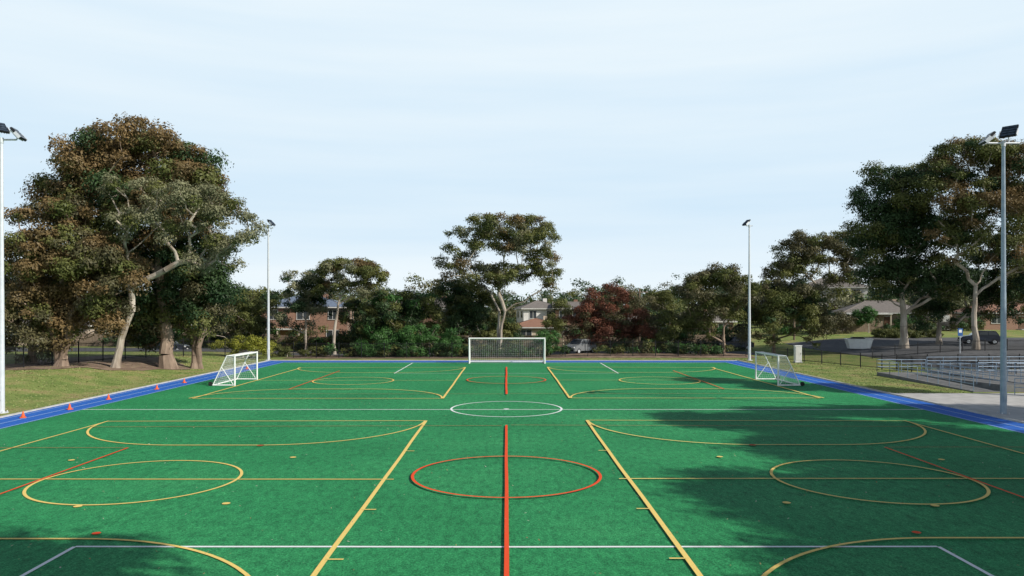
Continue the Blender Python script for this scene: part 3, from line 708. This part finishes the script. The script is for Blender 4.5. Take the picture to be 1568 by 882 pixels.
for (x,y) in ((-23.3,36.2),(-22.8,39.2),(-23.1,43.6),(-22.9,49.2),(-23.0,53.6),(-22.8,66)):
    mb=MB(); mb.box((0,0,0.02),(0.26,0.26,0.035),'orange'); mb.tube((0,0,0.0375),(0,0,0.14),0.09,0.065,'orange',14,False); mb.tube((0,0,0.14),(0,0,0.22),0.065,0.042,'orange',14,False); mb.tube((0,0,0.22),(0,0,0.31),0.042,0.02,'orange',14)
    o=mb.obj('traffic_cone'); o.location=(x,y,0.02); o.rotation_euler[2]=random.random()
mb=MB(); mb.box((0,0,0.05),(0.75,0.6,0.1),'conc'); mb.box((0,0,0.88),(0.62,0.45,1.55),'wpaint'); mb.box((0,-0.235,0.9),(0.54,0.015,1.4),'trim'); mb.box((0,0,1.68),(0.7,0.52,0.06),'wpaint'); mb.box((0.2,-0.25,0.9),(0.03,0.02,0.14),'black')
o=mb.obj('utility_cabinet'); o.location=(28.9,74.5,0)

# ------------------------------------------------------------ cars
def car(loc,rz,paint):
    e=empty('parked_car',loc,rz); L,W=4.5,1.8
    prof=[(-2.2,0.35),(-2.25,0.75),(-2.1,0.98),(-1.9,1.05),(-1.55,1.62),(0.35,1.66),(1.05,1.1),(1.95,0.95),(2.2,0.75),(2.25,0.35)]
    mb=MB(); vs=[];n=len(prof)
    secs=[(-1,0.93),(-0.5,1.0),(0.5,1.0),(1,0.93)]
    for s,kk in secs:
        for (x,z) in prof:
            inset=1.0 if z<1.02 else 1.0-0.24*(z-1.02)/0.6
            yy=s*W/2*inset if abs(s)==1 else (W/2-0.12)*inset*(1 if s>0 else -1)
            xx=x*(0.985 if abs(s)==1 else 1.0); zz=z if abs(s)==.5 else z-0.03*(z>0.7)
            vs.append((xx,yy,zz))
    fs=[]
    for a in range(3):
        for i in range(n): j=(i+1)%n; fs.append((a*n+i,a*n+j,(a+1)*n+j,(a+1)*n+i))
    fs.append(tuple(range(n))); fs.append(tuple(range(4*n-1,3*n-1,-1)))
    mb.add(vs,fs,paint); mb.obj('body',e)
    mb=MB()
    def q(p,k='glass'): mb.add(p,[(0,1,2,3)],k)
    for s in(-1,1):
        y0=s*(W/2*0.965+0.012); y1=s*(W/2*0.785+0.012)
        for (a,b,c,d) in ((-1.72,-0.75,-0.75,-1.48),(-0.68,0.22,0.22,-0.68),(0.3,0.95,0.42,0.3)):
            q([(a,y0,1.1),(b,y0,1.1),(c,y1,1.54),(d,y1,1.54)])
    q([(1.06,-0.74,1.125),(1.06,0.74,1.125),(0.42,0.64,1.63),(0.42,-0.64,1.63)])
    q([(-1.9,-0.74,1.1),(-1.9,0.74,1.1),(-1.585,0.64,1.57),(-1.585,-0.64,1.57)])
    mb.obj('windows',e)
    mb=MB()
    for s in(-1,1):
        mb.box((2.2,s*0.65,0.78),(0.1,0.36,0.16),'lamp'); mb.box((-2.2,s*0.72,0.85),(0.1,0.22,0.26),'tail')
        mb.box((0.75,s*0.99,1.08),(0.12,0.2,0.13),paint)
    mb.box((2.24,0,0.72),(0.04,0.8,0.18),'black'); mb.box((2.24,0,0.45),(0.05,1.5,0.16),'black'); mb.box((2.275,0,0.5),(0.02,0.4,0.12),'wpaint')
    mb.obj('trim',e)
    mb=MB()
    for sx in(-1.35,1.38):
        for s in(-1,1): mb.tube((sx,s*0.68,0.33),(sx,s*0.91,0.33),0.34,0.33,'tyre',18); mb.tube((sx,s*0.905,0.33),(sx,s*0.925,0.33),0.2,0.18,'gal',12)
    mb.obj('wheels',e)
car((8.5,86.9,Hf(8.5,86.9)+.04),rad(228),'silver')
car((29.5,97,Hf(29.5,97)+.05),rad(185),'darkcar')
car((-41,91,.05),rad(5),'darkcar')
car((58,92,Hf(58,92)+.05),rad(160),'darkcar')

# ------------------------------------------------------------ houses
def house(name,x,y,w,d,st,wall,roof,rz=0,hip=True,rh=2.0,z=None,porch=False,garage=False):
    zb=Hf(x,y) if z is None else z
    e=empty(name,(x,y,zb),rz); hh=2.8*st; hw,hd=w/2,d/2
    mb=MB(); mb.box((0,0,hh/2-0.3),(w,d,hh+0.6),wall)
    if not hip:
        for s in(-1,1): mb.add([(s*hw,-hd,hh),(s*hw,hd,hh),(s*hw,0,hh+rh)],[(0,1,2)],wall)
    mb.obj('walls',e)
    mb=MB(); o=0.5; r=hd if hip else -o
    zt=hh+rh; zl=hh-0.08+0.02
    A=[(-hw-o,-hd-o,zl),(hw+o,-hd-o,zl),(hw+o,hd+o,zl),(-hw-o,hd+o,zl)]
    R1=(-hw+r,0,zt) ; R2=(hw-r,0,zt)
    if hw-r<=0.2: R1=(-0.2,0,zt);R2=(0.2,0,zt)
    mb.add(A+[R1,R2],[(0,1,5,4),(2,3,4,5),(3,0,4),(1,2,5),(3,2,1,0)],roof)
    mb.tube(R1,R2,0.09,0.09,roof,6)
    for a,b in ((0,R1),(3,R1),(1,R2),(2,R2)): mb.tube(A[a],b,0.07,0.07,roof,5)
    mb.box((hw*0.4,0.6,hh+rh*0.8),(0.7,0.6,1.3),wall)
    mb.obj('roof',e)
    mb=MB()
    for (a,b) in ((0,1),(1,2),(2,3),(3,0)):
        p=Vector(A[a]);q=Vector(A[b]); c=(p+q)/2; dd=q-p
        mb.box((c.x,c.y,zl-0.1),(dd.length-0.02 if abs(dd.x)>1 else 0.12,dd.length-0.14 if abs(dd.y)>1 else 0.12,0.16),'trim')
    mb.obj('gutters',e)
    mw=MB(); mf=MB()
    for s in range(st):
        n=max(2,int(w/3.2))
        for i in range(n):
            cx=-hw+(i+0.5)*w/n; cz=2.8*s+1.65
            if s==0 and i==n//2: continue
            ww=1.7 if (i+s)%2==0 else 1.2
            mw.box((cx,-hd-0.015,cz),(ww,0.05,1.25),'glass')
            for dx in(-ww/2,0,ww/2): mf.box((cx+dx,-hd-0.04,cz),(0.07,0.08,1.25),'trim')
            for dz in(-0.66,0.66): mf.box((cx,-hd-0.05,cz+dz),(ww+0.16,0.12,0.07),'trim')
        for sx in(-1,1):
            for j in (-0.25,0.25):
                mw.box((sx*(hw+0.015),j*d,2.8*s+1.65),(0.05,1.3,1.1),'glass')
                for dz in(-0.58,0.58): mf.box((sx*(hw+0.05),j*d,2.8*s+1.65+dz),(0.12,1.45,0.07),'trim')
    mw.obj('windows',e); mf.obj('window_frames',e)
    n=max(2,int(w/3.2)); cx=-hw+(n//2+0.5)*w/n
    mb=MB(); mb.box((cx,-hd-0.02,1.05),(0.95,0.06,2.1),'door'); mb.box((cx,-hd-0.05,2.15),(1.15,0.12,0.08),'trim'); mb.box((cx,-hd-0.6,0.05),(1.6,1.2,0.12),'conc')
    mb.obj('door',e)
    if porch:
        mb=MB(); pw=w*0.5
        mb.box((-hw+pw/2,-hd-1.3,2.5),(pw,2.4,0.16),'trim')
        for px in (-hw+0.2,-hw+pw/2,-hw+pw-0.2): mb.box((px,-hd-2.3,1.2),(0.18,0.18,2.44),'render_c')
        mb.obj('porch',e)
    if garage:
        mb=MB(); mb.box((hw+1.8,0,1.3),(3.5,d*0.7,3.0),wall); mb.box((hw+1.8,-d*0.35-0.02,1.15),(2.8,0.06,2.3),'trim'); mb.box((hw+1.8,-0.1,2.9),(3.8,d*0.75,0.16),roof)
        mb.obj('garage',e)
    return e
house('brick_house',-28.5,108,12,9,2,'brick_o','tile_b',rad(6),True,1.5,porch=True)
house('brick_house',-45,112,11,8,1,'brick_c','tile_t',0,True,1.8)
house('brick_house',-12.5,128,9,8,2,'brick_o','tile_g',rad(-8),False,1.6)
house('townhouse',5.6,133,6.5,8,2,'render_w','tile_g',rad(8),True,1.3,porch=True)
house('brick_townhouse',11,130,5,8,2,'brick_o','tile_g',rad(-4),False,1.0)
house('bungalow',4.5,114,7.5,7,1,'render_c','tile_t',rad(4),True,1.1)
house('bungalow',22,135,12,9,1,'brick_c','tile_g',0,True,1.8)
house('brick_house',33,132,11,8,1,'brick_o','tile_g',rad(5),True,1.6)
house('two_storey_house',63,146,11.5,9,2,'render_w','tile_g',rad(-14),True,2.0,z=4.0,garage=True)
house('bungalow',60.5,122,12.5,8.5,1,'brick_c','tile_g',rad(-10),True,1.8,porch=True,garage=True)
house('brick_house',82,124,12,9,1,'brick_o','tile_t',0,True,1.8)
house('brick_house',-62,105,12,9,1,'brick_c','tile_g',0,True,1.8)
def paling(pts,h=1.7):
    mb=MB()
    for a,b in zip(pts[:-1],pts[1:]):
        L=math.dist(a,b); n=int(L/0.16); ang=math.atan2(b[1]-a[1],b[0]-a[0])
        for i in range(n):
            t=(i+.5)/n; x=a[0]+(b[0]-a[0])*t; y=a[1]+(b[1]-a[1])*t
            mb.box((x,y,Hf(x,y)+h/2+random.uniform(-.03,.03)),(0.15,0.02,h),'timber',ang)
        mb.tube((a[0],a[1]+.04,Hf(*a)+h*.8),(b[0],b[1]+.04,Hf(*b)+h*.8),.04,.04,'timber',4)
    mb.obj('timber_paling_fence')
paling([(-60,99.0),(-18,99.0)]); paling([(-14,104.5),(32,104.5)]); paling([(48,114),(56,114)])

mb=MB(); 
mb.add([(-1.3,-.85,0),(1.3,-.85,0),(1.3,.85,0),(-1.3,.85,0),(-1.7,-.9,1.35),(1.7,-.9,1.35),(1.7,.9,1.35),(-1.7,.9,1.35)],[(0,3,2,1),(0,1,5,4),(1,2,6,5),(2,3,7,6),(3,0,4,7)],'wpaint')
for a,b in (((-1.7,-.9,1.35),(1.7,-.9,1.35)),((1.7,-.9,1.35),(1.7,.9,1.35)),((1.7,.9,1.35),(-1.7,.9,1.35)),((-1.7,.9,1.35),(-1.7,-.9,1.35))): mb.tube(a,b,.05,.05,'wpaint',6)
for t in(-0.9,0,0.9): mb.box((t,-.9,.68),(.08,.06,1.25),'wpaint')
mb.box((-0.2,0,1.45),(2.2,1.3,0.35),'black',taper=.6)
o=mb.obj('skip_bin'); o.location=(42.2,90,Hf(42.2,90)+.05); o.rotation_euler[2]=-.2; o.scale=(.85,.85,.85)
mb=MB(); mb.tube((0,0,0),(0,0,2.6),.035,.035,'gal',8); mb.box((0,-.05,2.2),(.5,.03,.75),'blue'); mb.box((0,-.069,2.3),(.3,.006,.3),'wpaint')
o=mb.obj('parking_sign'); o.location=(46.5,77,Hf(46.5,77))
for (x,y,h) in ((-38,96,8.5),(17,96,8.0),(41,107,8)):
    mb=MB(); mb.tube((0,0,0),(0,0,h),.15,.11,'timber',10); mb.box((0,0,h-.5),(2.2,.1,.12),'timber'); 
    for t in(-.95,-.45,.45,.95): mb.tube((t,0,h-.44),(t,0,h-.28),.04,.03,'wpaint',8)
    o=mb.obj('utility_pole'); o.location=(x,y,Hf(x,y))

# ------------------------------------------------------------ light & world
az=Vector((0.88,-0.47,0)).normalized(); el=rad(33)
sd=Vector((az.x*math.cos(el),az.y*math.cos(el),math.sin(el)))
ld=bpy.data.lights.new('sun','SUN'); ld.energy=5.0; ld.angle=rad(0.5); ld.color=(1.0,0.95,0.86)
lo=bpy.data.objects.new('sun',ld); sc.collection.objects.link(lo); lo.rotation_euler=(-sd).to_track_quat('-Z','Y').to_euler(); lo.location=(30,-20,40)
w=bpy.data.worlds.new('World'); sc.world=w; w.use_nodes=True; nt=w.node_tree
bg=nt.nodes['Background']; bg.inputs['Strength'].default_value=0.08
sky=N(nt,'ShaderNodeTexSky'); sky.sky_type='NISHITA'; sky.sun_disc=False; sky.sun_elevation=el; sky.sun_rotation=math.atan2(sd.x,sd.y)
tc=N(nt,'ShaderNodeTexCoord'); sx=N(nt,'ShaderNodeSeparateXYZ'); nt.links.new(tc.outputs['Generated'],sx.inputs[0])
mp=N(nt,'ShaderNodeMapping'); mp.inputs['Scale'].default_value=(1.0,1.0,12); mp.inputs['Rotation'].default_value=(rad(3),rad(-3),0); nt.links.new(tc.outputs['Generated'],mp.inputs[0])
nz_=N(nt,'ShaderNodeTexNoise'); nz_.inputs['Scale'].default_value=1.8; nz_.inputs['Detail'].default_value=7; nz_.inputs['Roughness'].default_value=0.5; nt.links.new(mp.outputs[0],nz_.inputs['Vector'])
wr=ramp(nt,[(0.0,(0.92,)*3),(0.06,(0.66,)*3),(0.13,(0.14,)*3),(0.21,(0.2,)*3),(0.30,(0.6,)*3),(0.45,(0.75,)*3)])
nt.links.new(sx.outputs['Z'],wr.inputs[0])
ma=N(nt,'ShaderNodeMapRange'); ma.inputs[1].default_value=0.3; ma.inputs[2].default_value=0.7; ma.inputs[3].default_value=-0.24; ma.inputs[4].default_value=0.24
nt.links.new(nz_.outputs['Fac'],ma.inputs[0])
ad=N(nt,'ShaderNodeMath',operation='ADD',use_clamp=True); nt.links.new(wr.outputs[0],ad.inputs[0]); nt.links.new(ma.outputs[0],ad.inputs[1])
mv=N(nt,'ShaderNodeMix',data_type='RGBA'); nt.links.new(ad.outputs[0],mv.inputs[0]); mv.inputs[6].default_value=(8.15,10.3,12.1,1); mv.inputs[7].default_value=(10.8,11.9,12.5,1)
vr=ramp(nt,[(0.0,(1.0,)*3),(0.385,(1.0,)*3),(0.46,(0.2,)*3),(0.55,(0.0,)*3)])
nt.links.new(sx.outputs['Z'],vr.inputs[0])
mx=N(nt,'ShaderNodeMix',data_type='RGBA'); nt.links.new(vr.outputs[0],mx.inputs[0]); nt.links.new(sky.outputs[0],mx.inputs[6]); nt.links.new(mv.outputs[2],mx.inputs[7])
nt.links.new(mx.outputs[2],bg.inputs['Color'])

# ------------------------------------------------------------ camera
cd=bpy.data.cameras.new('camera'); cam=bpy.data.objects.new('camera',cd); sc.collection.objects.link(cam)
cam.location=(0,0,5.2); cam.rotation_euler=(math.pi/2,0,0)
cd.sensor_width=36; cd.lens=36*1150/1568; cd.shift_y=34/1568; cd.shift_x=8.5/1568; cd.clip_end=6000; cd.clip_start=0.1
sc.camera=cam
